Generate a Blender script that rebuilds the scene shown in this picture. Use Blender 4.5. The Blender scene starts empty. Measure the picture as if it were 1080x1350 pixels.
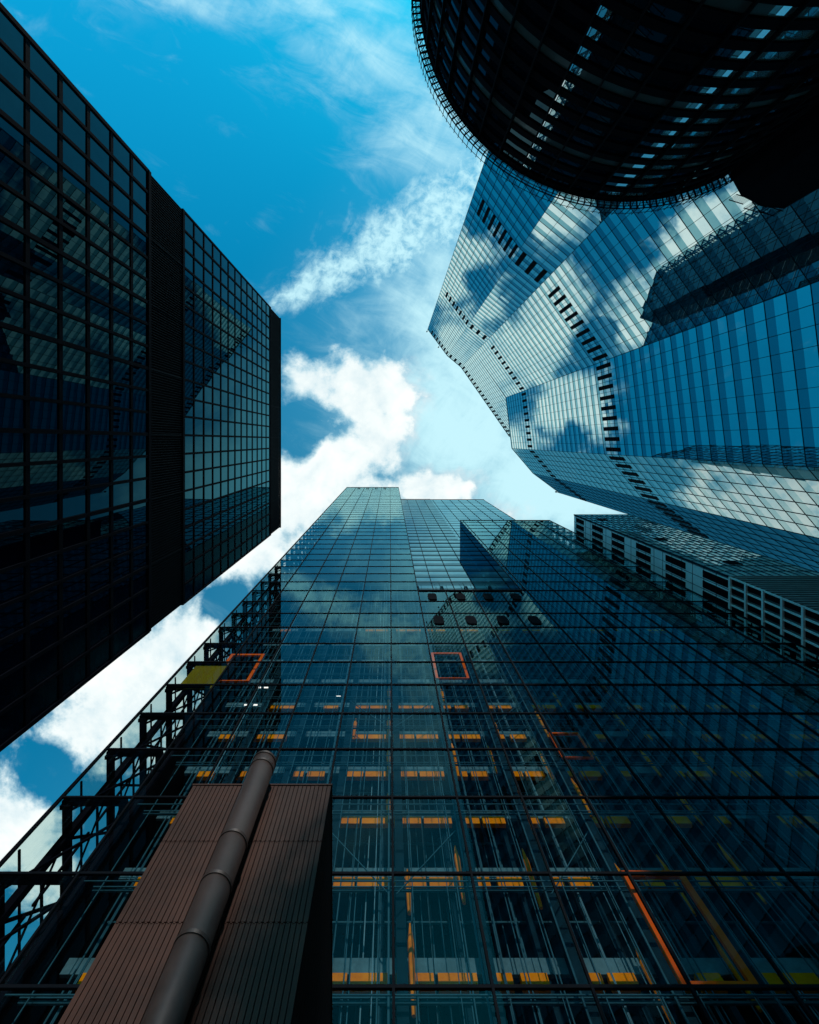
import bpy, bmesh, math, random
from mathutils import Vector, Matrix
R = math.radians
random.seed(7)
S = bpy.context.scene
C = S.collection

# ------------------------------------------------------------------ camera
# The camera stands on the pavement and looks straight up; up in the picture is -Y.
F = 620.0                      # focal length in pixels of the 1080 x 1350 photograph
cam_d = bpy.data.cameras.new('camera')
cam = bpy.data.objects.new('camera', cam_d); C.objects.link(cam)
cam.location = (0, 0, 0)
cam.rotation_euler = (math.pi, 0, 0)
cam_d.sensor_fit = 'VERTICAL'; cam_d.sensor_height = 36; cam_d.sensor_width = 28.8
cam_d.lens = 36 * F / 1350
cam_d.shift_x = (540 - 514) / 1350
cam_d.shift_y = -(675 - 581) / 1350
cam_d.clip_start = .1; cam_d.clip_end = 6000
S.camera = cam
S.view_settings.view_transform = 'Standard'; S.view_settings.look = 'None'
S.view_settings.exposure = 0.0; S.view_settings.gamma = 1
S.cycles.max_bounces = 10; S.cycles.transparent_max_bounces = 12
S.cycles.glossy_bounces = 5; S.cycles.diffuse_bounces = 3
S.cycles.caustics_reflective = True
S.cycles.sample_clamp_indirect = 4

# ------------------------------------------------------------------ node maths helper
class V:
    def __init__(s, nt, sock): s.nt = nt; s.s = sock
    def _op(s, op, *o, clamp=False):
        n = s.nt.nodes.new('ShaderNodeMath'); n.operation = op; n.use_clamp = clamp
        for i, x in enumerate((s,) + o):
            if isinstance(x, V): s.nt.links.new(x.s, n.inputs[i])
            else: n.inputs[i].default_value = x
        return V(s.nt, n.outputs[0])
    def __add__(s, o): return s._op('ADD', o)
    def __sub__(s, o): return s._op('SUBTRACT', o)
    def __mul__(s, o): return s._op('MULTIPLY', o)
    def __truediv__(s, o): return s._op('DIVIDE', o)
    def __neg__(s): return s * -1.0
    def max(s, o): return s._op('MAXIMUM', o)
    def min(s, o): return s._op('MINIMUM', o)
    def exp(s): return s._op('EXPONENT')
    def sat(s): return s._op('ADD', 0.0, clamp=True)
    def ss(s, a, b):
        n = s.nt.nodes.new('ShaderNodeMapRange'); n.interpolation_type = 'SMOOTHSTEP'
        s.nt.links.new(s.s, n.inputs[0]); n.inputs[1].default_value = a; n.inputs[2].default_value = b
        return V(s.nt, n.outputs[0])
def noise(nt, vec, scale, detail=6, rough=.55, dist=0, lac=2.0):
    n = nt.nodes.new('ShaderNodeTexNoise'); n.inputs['Scale'].default_value = scale
    n.inputs['Detail'].default_value = detail; n.inputs['Roughness'].default_value = rough
    n.inputs['Distortion'].default_value = dist; n.inputs['Lacunarity'].default_value = lac
    nt.links.new(vec, n.inputs['Vector']); return V(nt, n.outputs[0])
def facing_r(nt, f0, power):
    """mirror share by viewing angle, the same from both sides of a pane"""
    n = nt.nodes.new('ShaderNodeLayerWeight'); n.inputs[0].default_value = .5
    return V(nt, n.outputs['Facing'])._op('POWER', power) * (1 - f0) + f0
def comb(nt, x, y, z=0.0):
    n = nt.nodes.new('ShaderNodeCombineXYZ')
    for i, q in enumerate((x, y, z)):
        if isinstance(q, V): nt.links.new(q.s, n.inputs[i])
        else: n.inputs[i].default_value = q
    return n.outputs[0]
def mixc(nt, f, a, b, mode='MIX'):
    n = nt.nodes.new('ShaderNodeMix'); n.data_type = 'RGBA'; n.blend_type = mode
    if isinstance(f, V): nt.links.new(f.s, n.inputs[0])
    else: n.inputs[0].default_value = f
    for i, q in ((6, a), (7, b)):
        if isinstance(q, tuple): n.inputs[i].default_value = q + (1,)
        else: nt.links.new(q, n.inputs[i])
    return n.outputs[2]

# ------------------------------------------------------------------ sun and sky
SUN_EL, SUN_DIR = 35.6, Vector((.105, -.9945))       # horizontal direction towards the sun
el = R(SUN_EL)
sun_vec = Vector((SUN_DIR.x * math.cos(el), SUN_DIR.y * math.cos(el), math.sin(el))).normalized()
sd = bpy.data.lights.new('sun', 'SUN'); sd.energy = 1.9; sd.angle = R(.5); sd.color = (1, .93, .84)
sun = bpy.data.objects.new('sun', sd); C.objects.link(sun)
sun.rotation_euler = sun_vec.to_track_quat('Z', 'Y').to_euler()

W = bpy.data.worlds.new('World'); S.world = W; W.use_nodes = True
nt = W.node_tree; nt.nodes.clear()
sky = nt.nodes.new('ShaderNodeTexSky'); sky.sky_type = 'NISHITA'; sky.sun_disc = False
sky.sun_elevation = el; sky.sun_rotation = math.atan2(SUN_DIR.x, SUN_DIR.y)
sky.ozone_density = 3.0; sky.air_density = 1.0; sky.dust_density = .3
tc = nt.nodes.new('ShaderNodeTexCoord'); sp = nt.nodes.new('ShaderNodeSeparateXYZ')
nt.links.new(tc.outputs['Generated'], sp.inputs[0])
dx, dy, dz = (V(nt, sp.outputs[i]) for i in range(3))
dz = dz.max(.06)
u = dx / dz * 6.2; v = dy / dz * 6.2                 # position on a flat cloud layer overhead
P = comb(nt, u, v, 0.0)
n1 = noise(nt, P, 1.15, 9, .58, .25)
n2 = noise(nt, P, 4.5, 6, .6)
nb = noise(nt, P, .38, 3, .5)
def blobs(lst):
    m = None
    for (a, b, sx, sy, ang, k) in lst:
        a = (a - 514) / 100; b = (b - 581) / 100; sx /= 100; sy /= 100
        ca, sa = math.cos(R(ang)), math.sin(R(ang))
        p = ((u - a) * ca + (v - b) * sa) / sx
        q = ((v - b) * ca - (u - a) * sa) / sy
        g = (-(p * p + q * q)).exp() * k
        m = g if m is None else m.max(g)
    return m
cum = blobs([(480, 515, 74, 56, 0, 1.35), (500, 580, 52, 62, 0, 1.25), (415, 505, 66, 36, 10, 1.15), (440, 620, 80, 48, -35, 1.3), (385, 660, 66, 66, -40, 1.3),
             (345, 725, 62, 50, -45, 1.2), (470, 650, 70, 40, 0, 1.1), (572, 645, 66, 32, 0, 1.25), (650, 675, 60, 30, 15, .9),
             (240, 850, 76, 60, -40, 1.3), (180, 905, 100, 72, -40, 1.6), (110, 965, 85, 56, -35, 1.3), (10, 1085, 90, 62, 30, 1.3), (60,1160,70,60,0,.9),
             (260, 990, 90, 70, 0, 1.0), (262, 594, 50, 56, 0, 1.45), (280, 715, 75, 56, -20, 1.3), (440, 700, 80, 60, 0, 1.3), (516, 1080, 130, 110, 0, 1.2), (300, 950, 90, 60, 0, 1.0), (90, 895, 85, 55, -30, 1.0)])
hol = blobs([(400, 578, 24, 26, 20, .75), (292, 792, 32, 17, -35, .9), (75, 1008, 34, 38, 35, .95), (279, 622, 15, 17, 0, 1.1), (432, 548, 14, 10, 0, .3)])
den = (cum - hol + ((n1 - .5) * 2.3 + (n2 - .5) * .9) * (cum * 3.0).sat()).ss(.25, .95)
# thin cirrus
Pc = comb(nt, (u * .9 + v * .45), (v * .9 - u * .45) * 2.2, 3.0)
Pr = comb(nt, (u * .86 + v * .5) * 2.6, (v * .86 - u * .5) * 1.0, 5.0)
nc = noise(nt, Pc, 1.1, 9, .62, .6)
nr = noise(nt, P, 7.0, 5, .65, .4)
ns = noise(nt, Pr, 1.8, 7, .65, .5)
band = blobs([(395, 382, 60, 26, -28, 1.0), (450, 355, 70, 38, -28, 1.05), (520, 322, 90, 56, -28, 1.1), (590, 280, 85, 62, -28, 1.1), (645, 235, 70, 55, -20, 1.1)])
wisp = blobs([(250, 0, 130, 26, 12, .7), (480, 70, 110, 80, 40, .72), (565, 180, 100, 80, 35, .75), (430, 10, 140, 40, 0, .6), (595, 430, 100, 150, 0, 1.05),
              (620, 560, 150, 120, 30, 1.35), (720, 640, 140, 80, 0, 1.5), (350, 290, 30, 20, 0, .3), (480, 430, 60, 40, 0, .4)])
cir = (band * (nr * 1.6 + .1) + (n1 - .5) * 1.0 + (ns - .5) * .7).ss(.22, 1.15) * .8
wsp = (wisp * (ns * .7 + .6) + (nc - .5) * 1.2).ss(.05, 1.25) * .82
# scattered cloud over the rest of the sky (seen in the glass only)
far = ((u * u + v * v) / 60.0).ss(.55, 1.6)
gen = (nb * .6 + n1 * .6 - .1).ss(.50, .72) * far
cl = den.max(cir).max(wsp).max(gen).sat()
hz = ((u * .75 + v * .45) * .22 + .5 + (-(u * u + v * v) / 9.0).exp() * .2).ss(0, 1.0)      # the sky is paler away from the sun
skyc = mixc(nt, 1.0, sky.outputs[0], (.03, 1.85, 1.95), 'MULTIPLY')
skyh = mixc(nt, 1.0, sky.outputs[0], (1.0, 3.3, 2.75), 'MULTIPLY')
c0 = mixc(nt, hz, skyc, skyh)
shade = (n1 * 1.1 + n2 * .5 + .18).ss(.5, 1.3)
ccol = mixc(nt, shade, (6.4, 8.9, 10.0), (12.4, 12.8, 12.4))
ccol2 = mixc(nt, den.max(gen), (8.2, 12.4, 13.0), ccol)
c1 = mixc(nt, cl, c0, ccol2)
bg = nt.nodes.new('ShaderNodeBackground'); bg.inputs[1].default_value = .085
nt.links.new(c1, bg.inputs[0]); wo = nt.nodes.new('ShaderNodeOutputWorld'); nt.links.new(bg.outputs[0], wo.inputs[0])

# ------------------------------------------------------------------ materials
MATS = {}
def newmat(name):
    m = bpy.data.materials.new(name); m.use_nodes = True; m.node_tree.nodes.clear(); MATS[name] = m
    return m, m.node_tree
def out(nt, sh):
    o = nt.nodes.new('ShaderNodeOutputMaterial'); nt.links.new(sh, o.inputs[0])
def solid(name, col, rough=.5, metal=0.0, var=.25, scale=.6, spec=.5, bump=0):
    m, nt = newmat(name)
    tc = nt.nodes.new('ShaderNodeTexCoord')
    a = noise(nt, tc.outputs['Object'], scale, 6, .6)
    b = noise(nt, tc.outputs['Object'], scale * 9, 4, .6)
    f = (a * .7 + b * .3).ss(.3, .7)
    c = mixc(nt, f, tuple(x * (1 - var) for x in col), tuple(min(1, x * (1 + var)) for x in col))
    p = nt.nodes.new('ShaderNodeBsdfPrincipled'); nt.links.new(c, p.inputs['Base Color'])
    rr = (b - .5) * .2 + rough; nt.links.new(rr.s, p.inputs['Roughness'])
    p.inputs['Metallic'].default_value = metal; p.inputs['Specular IOR Level'].default_value = spec
    if bump:
        bn = nt.nodes.new('ShaderNodeBump'); bn.inputs['Strength'].default_value = bump; bn.inputs['Distance'].default_value = .05
        nt.links.new(b.s, bn.inputs['Height']); nt.links.new(bn.outputs[0], p.inputs['Normal'])
    out(nt, p.outputs[0]); return m
def mirror_glass(name, tint, body, base, ior=1.5, rough=.0, bump=.0, bscale=.3, dirt=.25):
    """coated, opaque-looking glass: mirror by angle over a dark body"""
    m, nt = newmat(name)
    g = nt.nodes.new('ShaderNodeBsdfGlossy'); g.inputs['Roughness'].default_value = rough
    d = nt.nodes.new('ShaderNodeBsdfDiffuse'); d.inputs[0].default_value = body + (1,)
    tc = nt.nodes.new('ShaderNodeTexCoord')
    n = noise(nt, tc.outputs['Object'], .09, 5, .6)
    n_f = noise(nt, tc.outputs['Object'], .9, 4, .6)
    k = ((n * .6 + n_f * .4) - .5) * dirt * 2 + 1.0
    gc = mixc(nt, 1.0, tint, comb(nt, k, k, k), 'MULTIPLY'); nt.links.new(gc, g.inputs[0])
    f = (facing_r(nt, .045, ior) * (1 - base) + base).sat()
    if bump:
        bn = nt.nodes.new('ShaderNodeBump'); bn.inputs['Strength'].default_value = bump; bn.inputs['Distance'].default_value = .02
        nz = noise(nt, tc.outputs['Object'], bscale, 2, .5)
        nt.links.new(nz.s, bn.inputs['Height']); nt.links.new(bn.outputs[0], g.inputs['Normal'])
    mx = nt.nodes.new('ShaderNodeMixShader'); nt.links.new(f.s, mx.inputs[0])
    nt.links.new(d.outputs[0], mx.inputs[1]); nt.links.new(g.outputs[0], mx.inputs[2]); out(nt, mx.outputs[0]); return m
def clear_glass(name, tint, trans, ior=1.5, gain=1.0, streak=.0, base=.0):
    """see-through glazing: mirror by angle over a tinted transparent pane, with faint rain streaks"""
    m, nt = newmat(name)
    g = nt.nodes.new('ShaderNodeBsdfGlossy'); g.inputs['Roughness'].default_value = 0.0; g.inputs[0].default_value = tint + (1,)
    t = nt.nodes.new('ShaderNodeBsdfTransparent'); t.inputs[0].default_value = trans + (1,)
    f = (facing_r(nt, base, ior) * gain).sat()
    mx = nt.nodes.new('ShaderNodeMixShader'); nt.links.new(f.s, mx.inputs[0])
    nt.links.new(t.outputs[0], mx.inputs[1]); nt.links.new(g.outputs[0], mx.inputs[2]); o = mx.outputs[0]
    if streak:
        tc = nt.nodes.new('ShaderNodeTexCoord'); s2 = nt.nodes.new('ShaderNodeSeparateXYZ'); nt.links.new(tc.outputs['Object'], s2.inputs[0])
        pv = comb(nt, V(nt, s2.outputs[0]) * 5.0, V(nt, s2.outputs[1]) * 5.0, V(nt, s2.outputs[2]) * .12)
        a = noise(nt, pv, 1.0, 5, .7); b = noise(nt, tc.outputs['Object'], .12, 4, .6)
        k = a.ss(.52, .82) * b.ss(.35, .7) * streak
        d = nt.nodes.new('ShaderNodeBsdfDiffuse'); d.inputs[0].default_value = (.06, .12, .15, 1)
        m2 = nt.nodes.new('ShaderNodeMixShader'); nt.links.new(k.s, m2.inputs[0]); nt.links.new(o, m2.inputs[1]); nt.links.new(d.outputs[0], m2.inputs[2]); o = m2.outputs[0]
    out(nt, o); return m
def lampmat(name, col, s):
    m, nt = newmat(name); e = nt.nodes.new('ShaderNodeEmission'); e.inputs[0].default_value = col + (1,); e.inputs[1].default_value = s
    out(nt, e.outputs[0]); return m

solid('black_metal', (.0035, .0038, .0075), .75, spec=.03)
solid('dark_steel', (.004, .006, .010), .7, spec=.05)
solid('mullion_blue', (.008, .028, .040), .8, spec=.0)
solid('louvre_dark', (.004, .005, .008), .8, spec=.03)
solid('grey_steel', (.16, .2, .22), .4, .3)
solid('pale_steel', (.30, .36, .38), .5, .1)
solid('pale_panel', (.45, .50, .50), .5)
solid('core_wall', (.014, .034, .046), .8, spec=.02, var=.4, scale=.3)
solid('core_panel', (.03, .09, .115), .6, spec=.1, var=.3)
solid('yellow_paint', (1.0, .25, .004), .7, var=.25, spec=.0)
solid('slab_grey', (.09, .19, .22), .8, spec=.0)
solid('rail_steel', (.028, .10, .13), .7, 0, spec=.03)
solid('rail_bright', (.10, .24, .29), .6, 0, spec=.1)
solid('red_paint', (.95, .13, .01), .7, var=.1, spec=0)
solid('bronze', (.066, .024, .016), .6, 0.0, spec=.2, var=.35, scale=.8)
solid('bronze_pipe', (.062, .04, .036), .5, .1, spec=.35, var=.25, scale=1.2)
solid('stone', (.30, .29, .27), .7, bump=.3)
solid('roofing', (.08, .08, .085), .8)
solid('white_cladding', (.82, .85, .86), .35, .1, var=.1, scale=.2)
solid('grey_cladding', (.16, .17, .175), .5, .1)
mirror_glass('vision', (.78, 1.0, 1.0), (.008, .02, .028), .64, 4, bump=.10, bscale=.25, dirt=.12)
mirror_glass('pale_vision', (.80, .95, .93), (.34, .36, .33), .42, 4, bump=.12, bscale=.25, dirt=.2)  # pale body paints in the bright sky reflected by one facet
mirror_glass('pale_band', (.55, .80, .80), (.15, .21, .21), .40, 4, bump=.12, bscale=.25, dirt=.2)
mirror_glass('spandrel', (.34, .80, .90), (.01, .03, .04), .36, 4, bump=.12, bscale=.25, dirt=.12)
mirror_glass('dim_glass', (.20, .42, .48), (.006, .014, .018), .25, 4, bump=.1, bscale=.3)  # dimmed tint paints in the dark reflection on one facet
mirror_glass('tower_glass', (.19, .55, .66), (.001, .002, .007), .012, 4.5, bump=.06, bscale=.4)
mirror_glass('upper_glass', (.44, .82, .93), (.004, .012, .018), .10, 3.4, bump=.03, bscale=.3)
mirror_glass('curved_glass', (.22, .50, .62), (.002, .004, .008), .015, 4.5)
mirror_glass('curved_blind', (.40, .55, .58), (.07, .08, .082), .01, 5, .2)
mirror_glass('curved_sky_glint', (.75, .92, .96), (.16, .24, .26), .55, 4)  # pale body and strong mirror paint in sky reflected by the curved front
mirror_glass('blue_glass', (.6, .85, .92), (.50, .68, .76), .42, 4, bump=.1, bscale=.3)
mirror_glass('blue_band', (.5, .8, .88), (.36, .56, .64), .36, 4, bump=.1, bscale=.3)
clear_glass('front_glass', (.46, .94, 1.0), (.80, .84, .86), 4.2, 1.0, .26, .014)
clear_glass('corner_glass', (.34, .74, .86), (.70, .86, .82), 5, .8, .06, .03)
clear_glass('yellow_glass', (.4, .6, .5), (.80, .58, .03), 5, 1, .0, .04)
m_, nt_ = newmat('yellow_panel')
a_ = nt_.nodes.new('ShaderNodeBsdfTransparent'); a_.inputs[0].default_value = (.45, .34, .03, 1)
b_ = nt_.nodes.new('ShaderNodeBsdfDiffuse'); b_.inputs[0].default_value = (.34, .26, .02, 1)
c_ = nt_.nodes.new('ShaderNodeMixShader'); c_.inputs[0].default_value = .55
nt_.links.new(a_.outputs[0], c_.inputs[1]); nt_.links.new(b_.outputs[0], c_.inputs[2]); out(nt_, c_.outputs[0])
lampmat('lamp_white', (.95, .93, .85), 1.6)

# ------------------------------------------------------------------ mesh helpers
class MB:
    def __init__(s): s.v = []; s.f = []; s.m = []
    def quad(s, a, b, c, d, mi=0):
        n = len(s.v); s.v += [tuple(a), tuple(b), tuple(c), tuple(d)]; s.f.append((n, n+1, n+2, n+3)); s.m.append(mi)
    def poly(s, pts, mi=0):
        n = len(s.v); s.v += [tuple(p) for p in pts]; s.f.append(tuple(range(n, n+len(pts)))); s.m.append(mi)
    def box(s, x0, x1, y0, y1, z0, z1, mi=0):
        s.obox(Vector((x0, y0, z0)), Vector((x1-x0, 0, 0)), Vector((0, y1-y0, 0)), Vector((0, 0, z1-z0)), mi)
    def obox(s, o, a, b, c, mi=0):
        n = len(s.v)
        s.v += [tuple(o), tuple(o+a), tuple(o+a+b), tuple(o+b), tuple(o+c), tuple(o+a+c), tuple(o+a+b+c), tuple(o+b+c)]
        for q in ((0,3,2,1),(4,5,6,7),(0,1,5,4),(1,2,6,5),(2,3,7,6),(3,0,4,7)):
            s.f.append(tuple(n+i for i in q)); s.m.append(mi)
    def bar(s, p, q, w, h=None, mi=0, up=None):
        p = Vector(p); q = Vector(q); h = h or w; d = (q-p)
        upv = Vector(up) if up else (Vector((0, 0, 1)) if abs(d.normalized().z) < .9 else Vector((0, 1, 0)))
        a = d.cross(upv).normalized()*w; b = a.cross(d).normalized()*h
        s.obox(p - a/2 - b/2, a, b, d, mi)
    def tube(s, p, q, r, n=12, mi=0, r2=None, caps=True):
        p = Vector(p); q = Vector(q); d = (q-p).normalized(); r2 = r if r2 is None else r2
        a = d.cross(Vector((0, 0, 1)) if abs(d.z) < .9 else Vector((1, 0, 0))).normalized(); b = d.cross(a)
        k = len(s.v)
        for c, rr in ((p, r), (q, r2)):
            for i in range(n):
                t = 2*math.pi*i/n; s.v.append(tuple(c + (a*math.cos(t)+b*math.sin(t))*rr))
        for i in range(n):
            j = (i+1) % n; s.f.append((k+i, k+j, k+n+j, k+n+i)); s.m.append(mi)
        if caps:
            s.f.append(tuple(k+i for i in reversed(range(n)))); s.m.append(mi)
            s.f.append(tuple(k+n+i for i in range(n))); s.m.append(mi)
    def build(s, name, mats, parent=None, smooth=False):
        me = bpy.data.meshes.new(name); me.from_pydata(s.v, [], s.f)
        for m in (mats if isinstance(mats, (list, tuple)) else [mats]): me.materials.append(MATS[m])
        me.polygons.foreach_set('material_index', s.m)
        if smooth: me.polygons.foreach_set('use_smooth', [True]*len(s.f))
        me.update()
        o = bpy.data.objects.new(name, me); C.objects.link(o)
        if parent: o.parent = parent
        return o
def thing(name, label, cat, group=None):
    o = bpy.data.objects.new(name, None); C.objects.link(o); o['label'] = label; o['category'] = cat
    if group: o['group'] = group
    return o
GZ = -1.6                                                # the pavement

def panel(mb, o, ax, az, nrm, mi, tilt):
    """one glazed panel with its own minute tilt, so reflections break from pane to pane"""
    w = ax.length; h = az.length
    tx = random.gauss(0, tilt)*w/2; tz = random.gauss(0, tilt)*h/2
    c = [(-1, -1), (1, -1), (1, 1), (-1, 1)]
    pts = [o + ax*((a+1)/2) + az*((b+1)/2) + nrm*(a*tx + b*tz) for a, b in c]
    mb.quad(*pts, mi)

# ================================================================== GROUND
g = MB(); g.quad((-2500, -2500, GZ), (2500, -2500, GZ), (2500, 2500, GZ), (-2500, 2500, GZ))
o = g.build('pavement', 'stone'); o['kind'] = 'structure'

# ================================================================== LEFT TOWER  (dark gridded office tower)
DL = 29.8; HL = 128.0; Y0, Y1 = -33.2, 23.5
NB = 21; BW = (Y1 - Y0)/NB
t = thing('office_tower', 'black gridded office tower with square windows filling the left side of the view', 'office tower')
FH = 3.8
win = []                                                 # (z0,z1,y0,y1)
zs_hi = [67.7 + FH*i for i in range(14)]                 # to 117.1
zs_lo = [58.1 - 3.9*i for i in range(16)]
for a in range(13):
    for b in range(NB): win.append((zs_hi[a], zs_hi[a+1], Y0+b*BW, Y0+(b+1)*BW))
for a in range(15):
    for b in range(NB): win.append((zs_lo[a+1], zs_lo[a], Y0+b*BW, Y0+(b+1)*BW))
b_ = MB(); b_.box(-DL-42, -DL-.25, Y0+.05, Y1-.05, GZ, HL-.4); b_.build('tower_body', 'black_metal', t)
def in_view(z, y): return abs((y*F/z) - 94) < 675 and DL*F/z < 514
vis = [w for w in win if in_view((w[0]+w[1])/2, (w[2]+w[3])/2)]
vis.sort(key=lambda w: (w[1]+w[0]))
big = vis[:100]; rest = [w for w in win if w not in big]
def pane(mb, w):
    z0, z1, y0, y1 = w; m = .17
    tx = random.gauss(0, .0011); tz = random.gauss(0, .0011)
    def p(y, z): return (-DL + (y-(y0+y1)/2)*tx + (z-(z0+z1)/2)*tz, y, z)
    mb.quad(p(y0+m, z0+m), p(y1-m, z0+m), p(y1-m, z1-m), p(y0+m, z1-m))
for w in big:
    m = MB(); pane(m, w); m.build('window', 'tower_glass', t)
m = MB()
for w in rest: pane(m, w)
o = m.build('window', 'tower_glass', t); o['kind'] = 'stuff'
m = MB()
for b in range(NB+1):
    y = Y0+b*BW; wd = .16 if b % 3 else .2
    m.box(-DL-.2, -DL+.16, y-wd, y+wd, GZ, 58.1); m.box(-DL-.2, -DL+.14, y-.14, y+.14, 67.7, 117.1)
for z in zs_hi: m.box(-DL-.2, -DL+.10, Y0, Y1, z-.17, z+.17)
for z in zs_lo: m.box(-DL-.2, -DL+.10, Y0, Y1, z-.24, z+.24)
m.box(-DL-.2, -DL+.22, Y0-.1, Y1+.1, HL-.5, HL)
for z in (58.1, 67.7, 117.1): m.box(-DL-.2, -DL+.2, Y0-.1, Y1+.1, z-.3, z+.3)
m.build('mullion_grid', 'black_metal', t)
for (z0, z1) in ((58.4, 67.4), (117.4, 127.5)):
    m = MB(); n = 170
    for i in range(n):
        y = Y0 + (Y1-Y0)*(i+.5)/n
        m.box(-DL-.15, -DL+.10, y-.05, y+.05, z0, z1, 0)
    for k in range(1, 7):
        y = Y0+BW*3*k; m.box(-DL-.15, -DL+.14, y-.06, y+.06, z0, z1, 0)
    m.build('louvre_band', 'dark_steel', t)
# roof
m = MB(); m.box(-DL-42, -DL-.3, Y0+.1, Y1-.1, HL-.4, HL-.1); m.build('roof', 'roofing', t)

# ================================================================== CENTRAL GLASS TOWER
DC = 21.7; BAY = 3.93; X00 = .15
XL = X00 - 5.1*BAY; XR = 43.4; HT = 219.0
XA = X00 + BAY; XB = 19.1; ZR = 68.05; ZB = 128.1; DR = 27.4
ZF = [0, 4.6, 9.2, 13.9, 18.66, 23.56, 28.6, 33.06, 37.4, 41.8, 46.1, 50.3, 54.7] + [59.1 + 4.4*k for k in range(0, 37)]
t = thing('glass_tower', 'tall glass tower with yellow beams behind its glazing rising from the bottom of the view', 'glass tower')
CT = t
bays = [XL] + [X00+BAY*k for k in range(-5+0, 11) if X00+BAY*k > XL+.6] + [XR]
bays = sorted(bays)
def glass_face(name, xs, zs, y, mat, tilt=.0006):
    m = MB()
    for i in range(len(xs)-1):
        for j in range(len(zs)-1):
            panel(m, Vector((xs[i], y, zs[j])), Vector((xs[i+1]-xs[i], 0, 0)), Vector((0, 0, zs[j+1]-zs[j])), Vector((0, -1, 0)), 0, tilt)
    return m.build(name, mat, t)
def zr(a, b): return [a] + [z for z in ZF if a+.8 < z < b-.8] + [b]
def xr(a, b): return [a] + [x for x in bays if a+.3 < x < b-.3] + [b]
ZU = ZF[14]                                              # lobby glazing below, denser coating above
glass_face('front_glazing', xr(XL, XR), zr(0, ZR), DC, 'front_glass')
glass_face('stair_glazing', xr(XL, XA), zr(ZR, HT), DC, 'front_glass')
glass_face('wing_glazing', xr(XB, XR), zr(ZR, ZB), DC, 'front_glass')
glass_face('recessed_glazing', xr(XA, XR), zr(ZR, HT), DR, 'upper_glass')
# grid of joints and floor rails
m = MB()
def grid(xs, zs, y, z0, z1, x0, x1):
    for x in xs: m.box(x-.055, x+.055, y-.10, y+.06, z0, z1)
    for z in zs: m.box(x0, x1, y-.07, y+.05, z-.06, z+.06)
grid(xr(XL, XR), zr(0, ZR), DC, 0, ZR, XL, XR)
grid(xr(XL, XA), zr(ZR, HT), DC, ZR, HT, XL, XA)
grid(xr(XB, XR), zr(ZR, ZB), DC, ZR, ZB, XB, XR)
grid(xr(XA, XR), zr(ZR, HT), DR, ZR, HT, XA, XR)
m.build('mullion_grid', 'dark_steel', t)
m = MB()
for x in xr(XB, XR): m.box(x-.02, x+.02, DC-.104, DC-.08, ZR+.4, ZB-.4)
for z in zr(ZR, HT): m.box(XA+.4, XB-.2, DR-.16, DR-.08, z+1.2, z+1.28)
m.build('trim_strip', 'grey_steel', t)
# opaque body behind the upper glazing
m = MB()
m.box(XL+4.0, XA-.1, 31.5, 52, GZ, HT-.3)
m.box(XL+.3, XL+4.0, 31.5, 52, GZ, HT-.3)
m.box(XA-.1, XR-.1, DR+.35, 52, ZR+.2, HT-.3)
m.box(XA-.1, XR-4.5, 31.5, 52, GZ, ZR+.2)
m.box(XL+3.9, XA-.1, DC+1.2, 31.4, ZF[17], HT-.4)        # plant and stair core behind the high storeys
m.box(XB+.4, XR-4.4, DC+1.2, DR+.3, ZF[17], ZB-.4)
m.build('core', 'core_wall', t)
# inner side walls
m = MB()
for j in range(len(zr(ZR, ZB))-1):
    zz = zr(ZR, ZB)
    panel(m, Vector((XB, DC, zz[j])), Vector((0, DR-DC, 0)), Vector((0, 0, zz[j+1]-zz[j])), Vector((-1, 0, 0)), 0, .0005)
m.build('side_glazing', 'tower_glass', t)
m = MB()
for j in range(len(zr(ZR, HT))-1):
    zz = zr(ZR, HT)
    panel(m, Vector((XA, DC, zz[j])), Vector((0, DR-DC, 0)), Vector((0, 0, zz[j+1]-zz[j])), Vector((1, 0, 0)), 0, .0005)
m.build('side_glazing', 'tower_glass', t)
m = MB(); m.box(XA+.1, XB-.05, DC-.15, DR+.3, ZR-.25, ZR+.15); m.box(XB+.05, XR, DC-.1, DR+.3, ZB-.3, ZB+.1)
m.box(XL, XA, DC-.1, 52, HT-.25, HT+.1); m.box(XA, XR+.5, DR-.1, 52, HT-.25, HT+.05)
m.build('roof_edge', 'dark_steel', t)
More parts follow.
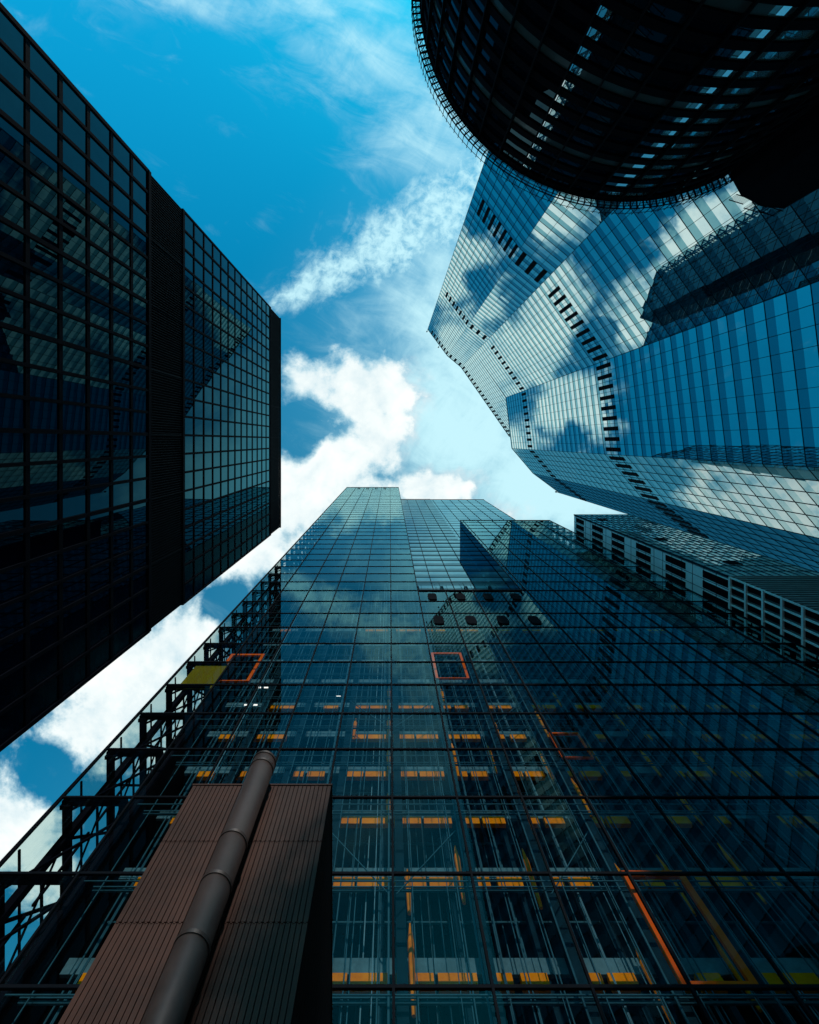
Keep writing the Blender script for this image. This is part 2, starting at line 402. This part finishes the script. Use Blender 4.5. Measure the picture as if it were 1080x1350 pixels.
# outer side walls: glass with steel frame inside the corner bays
for sx, X in ((-1, XL), (1, XR)):
    m = MB(); zz = zr(0, HT if sx < 0 else ZB)
    for j in range(len(zz)-1):
        for (ya, yb) in ((DC, 24.0), (24.0, 27.5), (27.5, 31.0)):
            panel(m, Vector((X, ya, zz[j])), Vector((0, yb-ya, 0)), Vector((0, 0, zz[j+1]-zz[j])), Vector((sx, 0, 0)), 0, .0004)
    m.build('side_glazing', 'corner_glass', t)
    m = MB(); q = -sx
    for y in (24.0, 27.6, 31.0): m.box(min(X+q*.1, X+q*.55), max(X+q*.1, X+q*.55), y-.22, y+.22, GZ, zz[-1]-.4)
    for i, z in enumerate(ZF):
        if z > zz[-1]: continue
        m.box(min(X+q*.05, X+q*.5), max(X+q*.05, X+q*.5), DC+.1, 31.4, z-.14, z+.14)       # beam running back
        m.box(min(X+q*.05, X+q*3.9), max(X+q*.05, X+q*3.9), DC+.12, DC+.42, z-.16, z+.16)  # beam along the front
        m.box(min(X+q*.05, X+q*3.9), max(X+q*.05, X+q*3.9), 27.4, 27.8, z-.2, z+.2)
        m.bar((X+q*.3, 24.2, z), (X+q*.3, 27.5, z+4.45), .16)
        m.bar((X+q*.3, 27.5, z), (X+q*.3, 24.2, z+4.45), .10)
        m.bar((X+q*.3, 27.6, z+2.9), (X+q*.3, 24.0, z+2.9), .12)
        m.bar((X+q*2.0, DC+1.6, z), (X+q*2.0, DC+1.6, z+4.4), .12)
        m.bar((X+q*.15, DC+.1, z+1.5), (X+q*.15, 31, z+1.5), .1)
        m.bar((X+q*.3, DC+.9, z+.1), (X+q*3.6, DC+.9, z+4.2), .12)
        m.bar((X+q*3.7, DC+.3, z), (X+q*3.7, 31, z), .4)
        # bracket plates and a bolted node
        m.box(min(X+q*.05, X+q*.9), max(X+q*.05, X+q*.7), DC+.25, DC+.5, z-.35, z+.25)
    m.build('corner_frame', 'black_metal', t)
    m = MB(); m.box(min(X, X+sx*.12), max(X, X+sx*.12), DC-.12, DC+.04, GZ, zz[-1]); m.build('corner_trim', 'black_metal', t)
# the opaque ends of the core beside the corner bays
m = MB(); m.box(XL+3.9, XL+4.3, DC+1.0, 31.4, GZ, ZF[17]); m.box(XR-4.7, XR-4.3, DC+1.0, 31.4, GZ, ZF[17]); m.build('end_wall', 'black_metal', t)
# coloured panes and painted frames
m = MB(); z0, z1 = 41.6, 46.0
m.box(XL+1.0, XL+4.2, DC+.25, DC+.28, z0, z1); m.build('yellow_panel', 'yellow_panel', t)
def red_frame(x0, x1, y, z0, z1, w, sides=(1, 1, 1, 1)):
    m = MB()
    if sides[0]: m.box(x0-w, x1+w, y, y+.18, z1-w, z1)
    if sides[1]: m.box(x0, x1, y, y+.18, z0, z0+w*.4)
    if sides[2]: m.box(x0-w, x0, y+.003, y+.177, z0, z1-w-.003)
    if sides[3]: m.box(x1, x1+w, y+.003, y+.177, z0, z1-w-.003)
    o = m.build('lift_frame', 'red_paint', t); return o
red_frame(.55*22.2, .665*22.2, 22.2, 19.2, 24.3, .32)
red_frame(.205*22.2, .325*22.2, 22.2, 44.0, 49.3, .24)
red_frame(.55*22.2, .64*22.2, 22.2, 33.0, 35.8, .12)
red_frame(-.73*22.2, -.60*22.2, 22.2, 43.5, 49.0, .3)

# ---- what stands behind the glazing, storey by storey
YB = 24.7
bl = X00 - 3*BAY
xb0, xb1 = XL+4.4, XR-4.8
lines = [X00+BAY*k for k in range(-4, 10)]
NFL = 11
ZBM = [17.0, 21.25, 26.05, 30.35, 34.6] + [39.0+4.4*q for q in range(10)]
for k in range(NFL):
    z = ZBM[k]
    if k in (0, 7): m = MB()
    if k < 7: m = MB()
    for i in range(-4, 9):
        xc = X00*1.0 + BAY*1.03*(i+.5)
        if i in (-1, 0): segs = [(xc-1.9, xc-.1), (xc+.05, xc+1.85)]
        else: segs = [(xc-1.5, xc-.35-.3*random.random()), (xc-.2, xc+.95+.4*random.random())]
        for (a, b) in segs:
            if a < xb0 or b > xb1: continue
            if random.random() < (.04 if i in (-1, 0, 1, 2) else .16): continue
            m.box(a, b, YB, YB+.3, z, z+.58)
            if k < 7: m.build('yellow_beam', 'yellow_paint', t); m = MB()
    if k == NFL-1: o = m.build('yellow_beam', 'yellow_paint', t); o['kind'] = 'stuff'
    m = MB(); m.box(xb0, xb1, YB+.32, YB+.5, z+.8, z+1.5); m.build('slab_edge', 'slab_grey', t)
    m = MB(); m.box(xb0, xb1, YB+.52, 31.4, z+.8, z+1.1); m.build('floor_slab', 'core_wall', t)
# back wall with glazed panels
m = MB()
for k in range(NFL):
    z = ZBM[k]
    for i in range(-4, 10):
        for j in range(3):
            xa = X00+BAY*i + .25 + j*1.22
            if xa < xb0 or xa+1.1 > xb1: continue
            if random.random() < .2: continue
            m.box(xa, xa+1.05, 27.9, 28.0, z+1.3, z+3.9 - (.9 if random.random() < .3 else 0))
m.build('back_glazing', 'core_panel', t)
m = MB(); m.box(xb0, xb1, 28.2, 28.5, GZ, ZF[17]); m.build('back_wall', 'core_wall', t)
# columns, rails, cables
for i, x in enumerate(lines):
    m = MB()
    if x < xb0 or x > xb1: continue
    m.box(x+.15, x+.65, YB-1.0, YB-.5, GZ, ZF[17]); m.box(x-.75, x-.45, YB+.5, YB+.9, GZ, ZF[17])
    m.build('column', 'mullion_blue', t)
rails = []
for i, x in enumerate(lines):
    for dx_, y_, w_ in ((-.62, 23.2, .06), (-.5, 24.1, .05), (.9, 22.9, .05), (1.0, 24.4, .07), (1.75, 23.6, .05), (1.9, 23.6, .05), (1.5, 25.6, .05), (2.5, 25.2, .06), (2.9, 22.8, .04), (-.2, 22.6, .09), (2.1, 26.5, .06), (-.95, 26.3, .08)):
        xx = x+dx_+random.uniform(-.15, .15)
        if xb0 < xx < xb1: rails.append((xx-w_/2, xx+w_/2, y_, y_+w_, GZ, ZF[17]-2))
rails.sort(key=lambda r_: abs(r_[0]-3))
for r_ in rails[:99]: m = MB(); m.box(*r_); m.build('guide_rail', random.choice(('rail_steel', 'rail_steel', 'rail_steel', 'rail_bright')), t)
m = MB()
for r_ in rails[99:]: m.box(*r_)
o = m.build('guide_rail', 'rail_steel', t); o['kind'] = 'stuff'
m = MB()
for k, z in enumerate(ZF[:18]):
    for (y_, dz_, w_) in ((23.4, .9, .10), (23.3, 1.0, .05), (25.4, 3.1, .06), (22.3, .25, .05), (26.4, 2.2, .09)):
        m.box(xb0, xb1, y_, y_+w_, z+dz_, z+dz_+w_)
    if k in (2, 3, 5, 8):
        for i in (-1, 0, 2, 5):
            x = X00+BAY*i
            m.bar((x+.2, 23.0, z+.3), (x+BAY-.2, 23.0, z+4.2), .05) if i % 2 == 0 else m.bar((x+.2, 23.0, z+4.2), (x+BAY-.2, 23.0, z+.3), .05)
m.build('tie_rod', 'rail_steel', t)
# tapered yellow struts
rs = random.Random(3); nst = 0
for k in range(12):
    z = ZF[2+k] if k < 14 else 0
    for i, x in enumerate(lines):
        if not (xb0 < x < xb1): continue
        if k < 8 and rs.random() < (.7 if x > -2.5 else .2):
            m = MB(); za = z+rs.uniform(.3, 1.2); L = rs.uniform(2.2, 3.8); y = 24.0+rs.uniform(-.2, .3); w = .16
            xs = x + rs.choice((-.25, .85))
            m.tube((xs, y, za), (xs, y, za+L*.75), w*.55, 8, 0, w); m.tube((xs, y, za+L*.75), (xs, y, za+L), w, 8, 0, .04)
            m.build('yellow_strut', 'yellow_paint', t); nst += 1
# rounded openings above the recess line
m = MB()
for r_, z in ((0, 13454/206-.0), (1, 13454/237.0)):
    for q in (.272, .452, .629, .806):
        x = q*DC
        pts = []
        for a in range(24):
            th = 2*math.pi*a/24; ex = abs(math.cos(th))**.5*math.copysign(1, math.cos(th)); ez = abs(math.sin(th))**.5*math.copysign(1, math.sin(th))
            pts.append((x+ex*.62, DC-.12, z+ez*1.25))
        m.poly(list(reversed(pts)))
        for a in range(24):
            p, q2 = pts[a], pts[(a+1) % 24]
            m.quad(p, q2, (q2[0], DC+.3, q2[2]), (p[0], DC+.3, p[2]))
m.build('vent_opening', 'louvre_dark', t)
# lamps on the landings
for (x, z) in ((-12.9, 45.6), (-12.2, 45.6), (-13.2, 42.6), (-12.4, 42.6), (-5.0, 44.0)):
    m = MB(); m.box(x, x+.4, 23.9, 24.0, z, z+.07); m.build('strip_lamp', 'lamp_white', t)
# small vents along the roof edge of the stair
m = MB()
for i in range(4):
    for dx_ in (-.35, .35):
        x = X00+BAY*(i-3.6)+dx_; m.box(x-.22, x+.22, DC-.14, DC-.08, HT-7, HT-4)
m.build('roof_vent', 'louvre_dark', t)

# ================================================================== FACETED SKYSCRAPER
k1 = 278/F; k2 = .84*278/F; H1 = 278.0; H2 = .84*278
def rp(x, y, k): return Vector((x*k, y*k, 0))
A = rp(50, -147, k1); B = rp(76, -112, k1); Cc = rp(94, -97, k1); D_ = rp(158, -5, k1)
Pn = rp(153, -57, k2); Qn = rp(161, 10, k2); Rn = rp(189, 43, k2); Sn = rp(224, 69, k2)
t = thing('faceted_skyscraper', 'faceted glass skyscraper with rows of dark louvres leaning in from the right', 'skyscraper')
FL = 4.0
def facet(a, b, z0, z1, npan, rows, name='glass_facet', mats=('vision', 'spandrel'), gap=()):
    d = (b-a); L = d.length; e = d/L; n = Vector((e.y, -e.x, 0))
    if n.dot((a+b)/2) > 0: n = -n                       # face the camera
    m = MB(); w = L/npan; zz = z0
    nfl = int(round((z1-z0)/FL)); fh = (z1-z0)/nfl
    for j in range(nfl):
        z = z0+j*fh
        for i in range(npan):
            tl = .0016
            o = a+e*(w*i)+Vector((0, 0, z))
            panel(m, o, e*w, Vector((0, 0, fh*.56)), n, 0, tl)
            panel(m, o+Vector((0, 0, fh*.56)), e*w, Vector((0, 0, fh*.44)), n, 1, tl)
    m.build(name, mats, t)
    m = MB()
    for i in range(npan+1):
        p = a+e*(w*i); m.obox(p-e*.035+n*.0+Vector((0, 0, z0)), e*.07, n*.08, Vector((0, 0, z1-z0)))
    for j in range(nfl+1):
        m.obox(a+n*.0+Vector((0, 0, z0+j*fh-.035)), d, n*.06, Vector((0, 0, .07)))
    m.build('facet_mullions', 'mullion_blue', t)
    for (zc, hh, sk) in rows:
        if not (z0 < zc < z1+1): continue
        for i in range(npan):
            if i in gap: continue
            p = a+e*(w*i+w*.31)+Vector((0, 0, zc-hh/2)); ww = w*.38
            m = MB(); m.obox(p+n*.02, e*ww, n*.12, Vector((0, 0, hh)))
            for s_ in range(5): m.obox(p+n*.14+Vector((0, 0, hh*(s_+.3)/5)), e*ww, n*.05, Vector((0, 0, hh*.08)))
            m.build('plant_louvre', 'louvre_dark', t)
R1, R2, R3 = (H1-4.5, 7.5, ()), (.73*H1, 6.0, ()), (.458*H1, 8.0, ())
rows = [R1, R2, R3]
facet(A, B, 0, H1, 8, rows, gap=(0,))
facet(B, Cc, 0, H1, 3, rows)
facet(Cc, Pn, 0, H2, 10, rows, gap=(0,))
npd = max(1, round((D_-Cc).length/2.75))
facet(Cc, D_, H2, H1, npd, [R1])
facet(Pn, Qn, 0, H2, 9, [R2, R3])
facet(Qn, Rn, 0, H2, 6, [R2, R3], mats=('pale_vision', 'pale_band'))  # reflected bright sky is put into this facet's paler glass
facet(Rn, Sn, 0, H2, 6, [R2, R3], mats=('dim_glass', 'tower_glass'))  # dark reflection is put into this facet's dimmer glass
# the rest of the volume, dark body and plain rear walls
def prism(mb, pts, z0, z1, mi=0, top=True):
    n = len(pts)
    for i in range(n):
        a, b = pts[i], pts[(i+1) % n]; mb.quad((a[0], a[1], z0), (b[0], b[1], z0), (b[0], b[1], z1), (a[0], a[1], z1), mi)
    if top: mb.poly([(p[0], p[1], z1) for p in pts], mi)
def inset(p, d=.25): return (p.x + d*p.normalized().x, p.y + d*p.normalized().y)
back1 = [(150, -20), (140, -95), (70, -110)]
m = MB(); prism(m, [inset(A, .4), inset(B, .4), inset(Cc, .4), inset(D_, .4)] + [(150, -6), (140, -95), (70, -110)], GZ, H1-.3)
m.build('upper_body', 'spandrel', t)
m = MB(); prism(m, [inset(Cc, .5), inset(Pn, .5), inset(Qn, .5), inset(Rn, .5), inset(Sn, .5)] + [(150, 14), (150, -40)], GZ, H2-.2)
m.build('lower_body', 'spandrel', t)
m = MB()
for (p, q) in ((A, B), (B, Cc), (Cc, D_)): m.bar(p+Vector((0, 0, H1)), q+Vector((0, 0, H1)), .4, .5)
m.build('parapet', 'pale_steel', t); m = MB()
for (p, q) in ((Pn, Qn), (Qn, Rn), (Rn, Sn)): m.bar(p+Vector((0, 0, H2)), q+Vector((0, 0, H2)), .35, .4)
m.build('parapet', 'pale_steel', t)
for (p, h) in ((A, H1), (B*.6+A*.4, H1), (Sn, H2)):
    m = MB(); q = p.normalized()*-.6+p
    m.tube((q.x, q.y, h), (q.x, q.y, h+3.2), .12, 8); m.tube((q.x, q.y, h+3.2), (q.x, q.y, h+3.9), .4, 8, 0, .4); m.build('roof_mast', 'black_metal', t)

# ================================================================== CURVED DARK BUILDING
ks = .093; HC = ks*F; cx, cy, rc = 310*ks, -586*ks, 280*ks-1.1
t = thing('curved_building', 'dark round fronted building with ringed bands and a rim walkway at top right', 'building')
a0, a1 = R(-12+180+0), R(360-52+0)
# angles measured so that the front (towards +Y) is included: from the left side round to the right end
th0, th1 = R(215), R(56)                                 # left-rear ... right end, going through 90 deg (+Y)
NS = 44
def ring(r, th): return Vector((cx+r*math.cos(th), cy+r*math.sin(th), 0))
ths = [th0 + (th1-th0)*i/NS for i in range(NS+1)]
LV = 1.84; nlv = int(HC/LV)
m = MB(); mm = MB()
for j in range(nlv):
    z = HC - (j+1)*LV
    for i in range(NS):
        p, q = ring(rc, ths[i]), ring(rc, ths[i+1]); e = q-p; n = -((p+q)/2-Vector((cx, cy, 0))).normalized()*-1
        blind = (j % 5 == 3); c_ = (p+q)/2; sl = -c_.y/c_.x
        mi_ = 1 if blind else 0
        if c_.x > 0 and .97 < sl < 1.13 and j < 26: mi_ = 2  # strip of reflected sky, painted in with paler panes
        o = p+Vector((0, 0, z+.05))
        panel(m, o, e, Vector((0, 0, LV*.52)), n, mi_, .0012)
m.build('ring_glazing', ['curved_glass', 'curved_blind', 'curved_sky_glint'], t)
m = MB()
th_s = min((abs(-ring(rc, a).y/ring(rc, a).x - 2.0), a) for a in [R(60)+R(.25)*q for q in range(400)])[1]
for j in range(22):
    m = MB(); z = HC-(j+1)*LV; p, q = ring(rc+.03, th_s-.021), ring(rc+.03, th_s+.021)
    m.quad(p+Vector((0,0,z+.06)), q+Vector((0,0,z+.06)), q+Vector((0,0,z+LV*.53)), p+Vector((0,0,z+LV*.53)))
    m.build('sky_glint_pane', 'curved_sky_glint', t)  # added panes painting a column of reflected sky, not real stair windows
for j in range(nlv+1):
    m = MB(); z = HC - j*LV
    for i in range(NS):
        p, q = ring(rc-.1, ths[i]), ring(rc-.1, ths[i+1]); po, qo = ring(rc+.16, ths[i]), ring(rc+.16, ths[i+1])
        z0, z1 = z-LV*.44, z
        m.quad(po+Vector((0,0,z0)), qo+Vector((0,0,z0)), qo+Vector((0,0,z1)), po+Vector((0,0,z1)))
        m.quad(p+Vector((0,0,z0)), q+Vector((0,0,z0)), qo+Vector((0,0,z0)), po+Vector((0,0,z0)))
        m.quad(po+Vector((0,0,z1)), qo+Vector((0,0,z1)), q+Vector((0,0,z1)), p+Vector((0,0,z1)))
    m.build('ring_band', 'black_metal', t)
for i in range(0, NS+1, 2):
    m = MB(); p = ring(rc+.16, ths[i]); n = (p-Vector((cx, cy, 0))).normalized(); e = Vector((-n.y, n.x, 0))
    m.obox(p-e*.07-n*.1, e*.14, n*(.42), Vector((0, 0, HC-.5)))
    m.build('fin', 'dark_steel', t)
# body
bp = [ring(rc-.3, th) for th in ths]
m = MB()
for i in range(NS): 
    a, b = bp[i], bp[i+1]; m.quad((a.x, a.y, GZ), (b.x, b.y, GZ), (b.x, b.y, HC-.2), (a.x, a.y, HC-.2))
m.quad((bp[-1].x, bp[-1].y, GZ), (bp[0].x, bp[0].y, GZ), (bp[0].x, bp[0].y, HC-.2), (bp[-1].x, bp[-1].y, HC-.2))
m.poly([(p.x, p.y, HC-.2) for p in bp])
m.build('body', 'black_metal', t)
# rim walkway: rails, posts, grating bars
m = MB()
NR = NS*2; rt = [th0+(th1-th0)*i/NR for i in range(NR+1)]
for rr, zz_, w in ((rc+.2, HC+.05, .10), (rc+1.1, HC+.05, .10), (rc+1.1, HC+1.2, .05), (rc+.7, HC-.5, .05), (rc+.75, HC+.06, .07), (rc+1.05, HC+.06, .06)):
    m = MB()
    for i in range(NR):
        p, q = ring(rr, rt[i])+Vector((0, 0, zz_)), ring(rr, rt[i+1])+Vector((0, 0, zz_)); m.bar(p, q, w)
    m.build('rim_rail', 'black_metal', t)
for i in range(0, NR+1):
    m = MB(); p, q = ring(rc+.1, rt[i]), ring(rc+1.18, rt[i]); m.bar(p+Vector((0,0,HC)), q+Vector((0,0,HC)), .1, .22)
    m.bar(q+Vector((0,0,HC-.1)), q+Vector((0,0,HC+1.4)), .07)
    m.bar(p+Vector((0,0,HC-1.6)), q+Vector((0,0,HC-.1)), .06)
    m.build('rim_bracket', 'black_metal', t)
m = MB(); nb_ = 420
for i in range(nb_):
    th = th0+(th1-th0)*(i+.5)/nb_
    p, q = ring(rc+.25, th), ring(rc+.85, th)
    if (i//12) % 3 != 1: m.bar(p+Vector((0,0,HC+.02)), q+Vector((0,0,HC+.02)), .035, .05)
    if i % 36 == 11 or i == nb_-1: m.build('rim_grating', 'grey_steel', t); m = MB()
# service tower at its right end
sx0 = 462*ks; sy0 = -324*ks
pts = [(q*ks, w*ks) for q, w in ((436, -392), (452, -343), (463, -323), (490, -309), (519, -306), (535, -324), (498, -378))]
m = MB(); prism(m, pts, GZ, HC); m.build('service_shaft', 'black_metal', t)
m = MB()
for (xa, ya) in ((466, -322), (486, -311), (508, -306)):
    x, y = xa*ks, ya*ks
    for zz_ in (HC-.1, HC+1.2): m.bar((x-.9, y-.2, zz_), (x+.9, y+.35, zz_), .08)
    for i in range(12): m.bar((x-.9+i*.16, y-.2+i*.05, HC-.1), (x-.9+i*.16, y-.2+i*.05, HC+1.2), .03)
m.build('screen_rail', 'black_metal', t)

# ================================================================== BUILDING BEYOND  (blue face, pale end)
XC = 46.0; sC = XC/64; HX = XC*F/243; YC = .401*XC; XE = 83.2*sC; ZP = XC*F/448
t = thing('slab_building', 'slim building with blue glazed flank and pale end wall of grouped dark vents', 'building')
m = MB(); m.box(XC+.15, XE-.1, YC+.15, YC+30, GZ, HX-.2); m.build('body', 'grey_cladding', t)
m = MB(); nf = int((HX-ZP)/2.8); fh = (HX-ZP)/nf; npx = 11; w = (XE-XC)/npx
for j in range(nf):
    for i in range(npx):
        panel(m, Vector((XC+i*w, YC, ZP+j*fh)), Vector((w, 0, 0)), Vector((0, 0, fh*.62)), Vector((0, -1, 0)), 0, .002)
        panel(m, Vector((XC+i*w, YC, ZP+(j+.62)*fh)), Vector((w, 0, 0)), Vector((0, 0, fh*.38)), Vector((0, -1, 0)), 1, .002)
m.build('blue_flank', ['blue_glass', 'blue_band'], t)
m = MB()
for j in range(nf+1): m.box(XC, XE, YC-.06, YC, ZP+j*fh-.06, ZP+j*fh+.06)
for i in range(npx+1): m.box(XC+i*w-.04, XC+i*w+.04, YC-.08, YC, ZP, HX)
m.build('flank_mullions', 'mullion_blue', t)
for (xa, z) in ((XC+2.4, 108.5), (XC+3.6, 87), (XC+4.6, 70)):
    m = MB(); m.box(xa, xa+2.0, YC-.12, YC-.05, z, z+1.8); m.build('flank_opening', 'louvre_dark', t)
m = MB()
m.box(XC, XC+.14, YC, YC+30, ZP, HX); m.build('end_cladding', 'white_cladding', t)
m = MB()
for j in range(0, 32):
    z = ZP+j*2.6
    if z < HX: m.box(XC-.03, XC, YC, YC+30, z-.04, z+.04)
for i in range(14): m.box(XC-.03, XC+.0, YC+(.35+i*2.1)*sC-.03, YC+(.35+i*2.1)*sC+.03, ZP, HX)
m.box(XC-.12, XC+.1, YC-.1, YC+.14, ZP, HX)
m.build('end_joints', 'mullion_blue', t)
for (ra, rb) in ((246, 256), (267, 281), (293, 309), (325, 344), (364, 390), (413, 446)):
    z0, z1 = XC*F/rb, XC*F/ra
    for i in range(6):
        ya = YC+(.75+i*2.1)*sC
        m = MB(); m.box(XC-.07, XC+.05, ya, ya+1.4*sC, z0, z1)
        for s_ in range(4): m.box(XC-.11, XC-.07, ya, ya+1.4*sC, z0+(z1-z0)*(s_+.5)/4, z0+(z1-z0)*(s_+.5)/4+.15)
        m.build('end_vent', 'louvre_dark', t)
m = MB()
for i in range(90):
    z = GZ+i*.8
    if z < ZP-.3: m.box(XC, XE, YC-.2, YC-.05, z, z+.4)
m.build('flank_louvre', 'grey_cladding', t)
m = MB(); m.box(XC+.02, XE, YC-.04, YC+.1, GZ, ZP-.2); m.build('flank_backing', 'louvre_dark', t)
m = MB()
for j in range(24):
    z = ZP-.2-j*2.8
    if z > 5: m.box(XC-.3, XC, YC-.1, YC+30, z-.28, z)
for i in range(20): m.box(XC-.22, XC, YC+i*1.2-.09, YC+i*1.2+.09, GZ, ZP-.2)
m.build('lower_end_frame', 'white_cladding', t)
m = MB()
for i in range(20): m.box(XC-.05, XC+.1, YC+i*1.2+.09, YC+i*1.2+.85, GZ, ZP-.3)
m.build('lower_end_vent', 'louvre_dark', t)

# ================================================================== BRONZE DUCT HOUSING AND PIPE
YD = 12.1; ZD = 16.5; XD0, XD1 = -6.9, -2.05
t = thing('duct_housing', 'tall bronze housing of ribbed metal panels behind the grey pipe', 'housing')
m = MB(); m.box(XD0+.06, XD1-.06, YD+.08, 21.4, GZ, ZD-.1); m.build('housing_body', 'black_metal', t)
levels = [ZD, 14.2, 11.8, 9.4, 7.0, 4.6, 2.2, GZ]
nr_ = 34
for l in range(len(levels)-1):
    m = MB(); z1, z0 = levels[l], levels[l+1]+.03; w = (XD1-XD0)/nr_
    for i in range(nr_):
        xa = XD0+i*w
        m.box(xa+.012, xa+w-.012, YD+random.uniform(-.004, .004), YD+.07, z0, z1)
        if l: m.box(xa+.04, xa+w-.05, YD-.012, YD+.02, z1-.02, z1+.015)
    m.build('ribbed_panel', 'bronze', t)
m = MB(); nrs = 20
for i in range(nrs):
    ya = YD+.1+i*.45; m.box(XD1-.06, XD1, ya, ya+.42, GZ, ZD)
m.build('side_panel', 'black_metal', t)
m = MB(); m.box(XD0-.03, XD1+.03, YD-.03, 21.4, ZD, ZD+.05); m.build('top_flashing', 'bronze', t)
t = thing('exhaust_pipe', 'thick round metal pipe standing in front of the bronze panels', 'pipe')
PX, PY, PR = -.39*11.45, 11.45, .40
m = MB(); m.tube((PX, PY, GZ), (PX, PY, 16.75), PR, 48); m.build('pipe_body', 'bronze_pipe', t, True)
for z in (16.72, 16.35, 13.35, 12.06, 10.6, 8.0, 5.5):
    m = MB(); m.tube((PX, PY, z-.04), (PX, PY, z+.04), PR+.022, 48); m.build('pipe_band', 'bronze_pipe', t)
for z in (12.1, 7.5):
    m = MB(); m.bar((PX-.1, PY+.3, z), (PX-.1, YD+.05, z), .08); m.bar((PX+.1, PY+.3, z), (PX+.1, YD+.05, z), .08); m.build('pipe_bracket', 'black_metal', t)
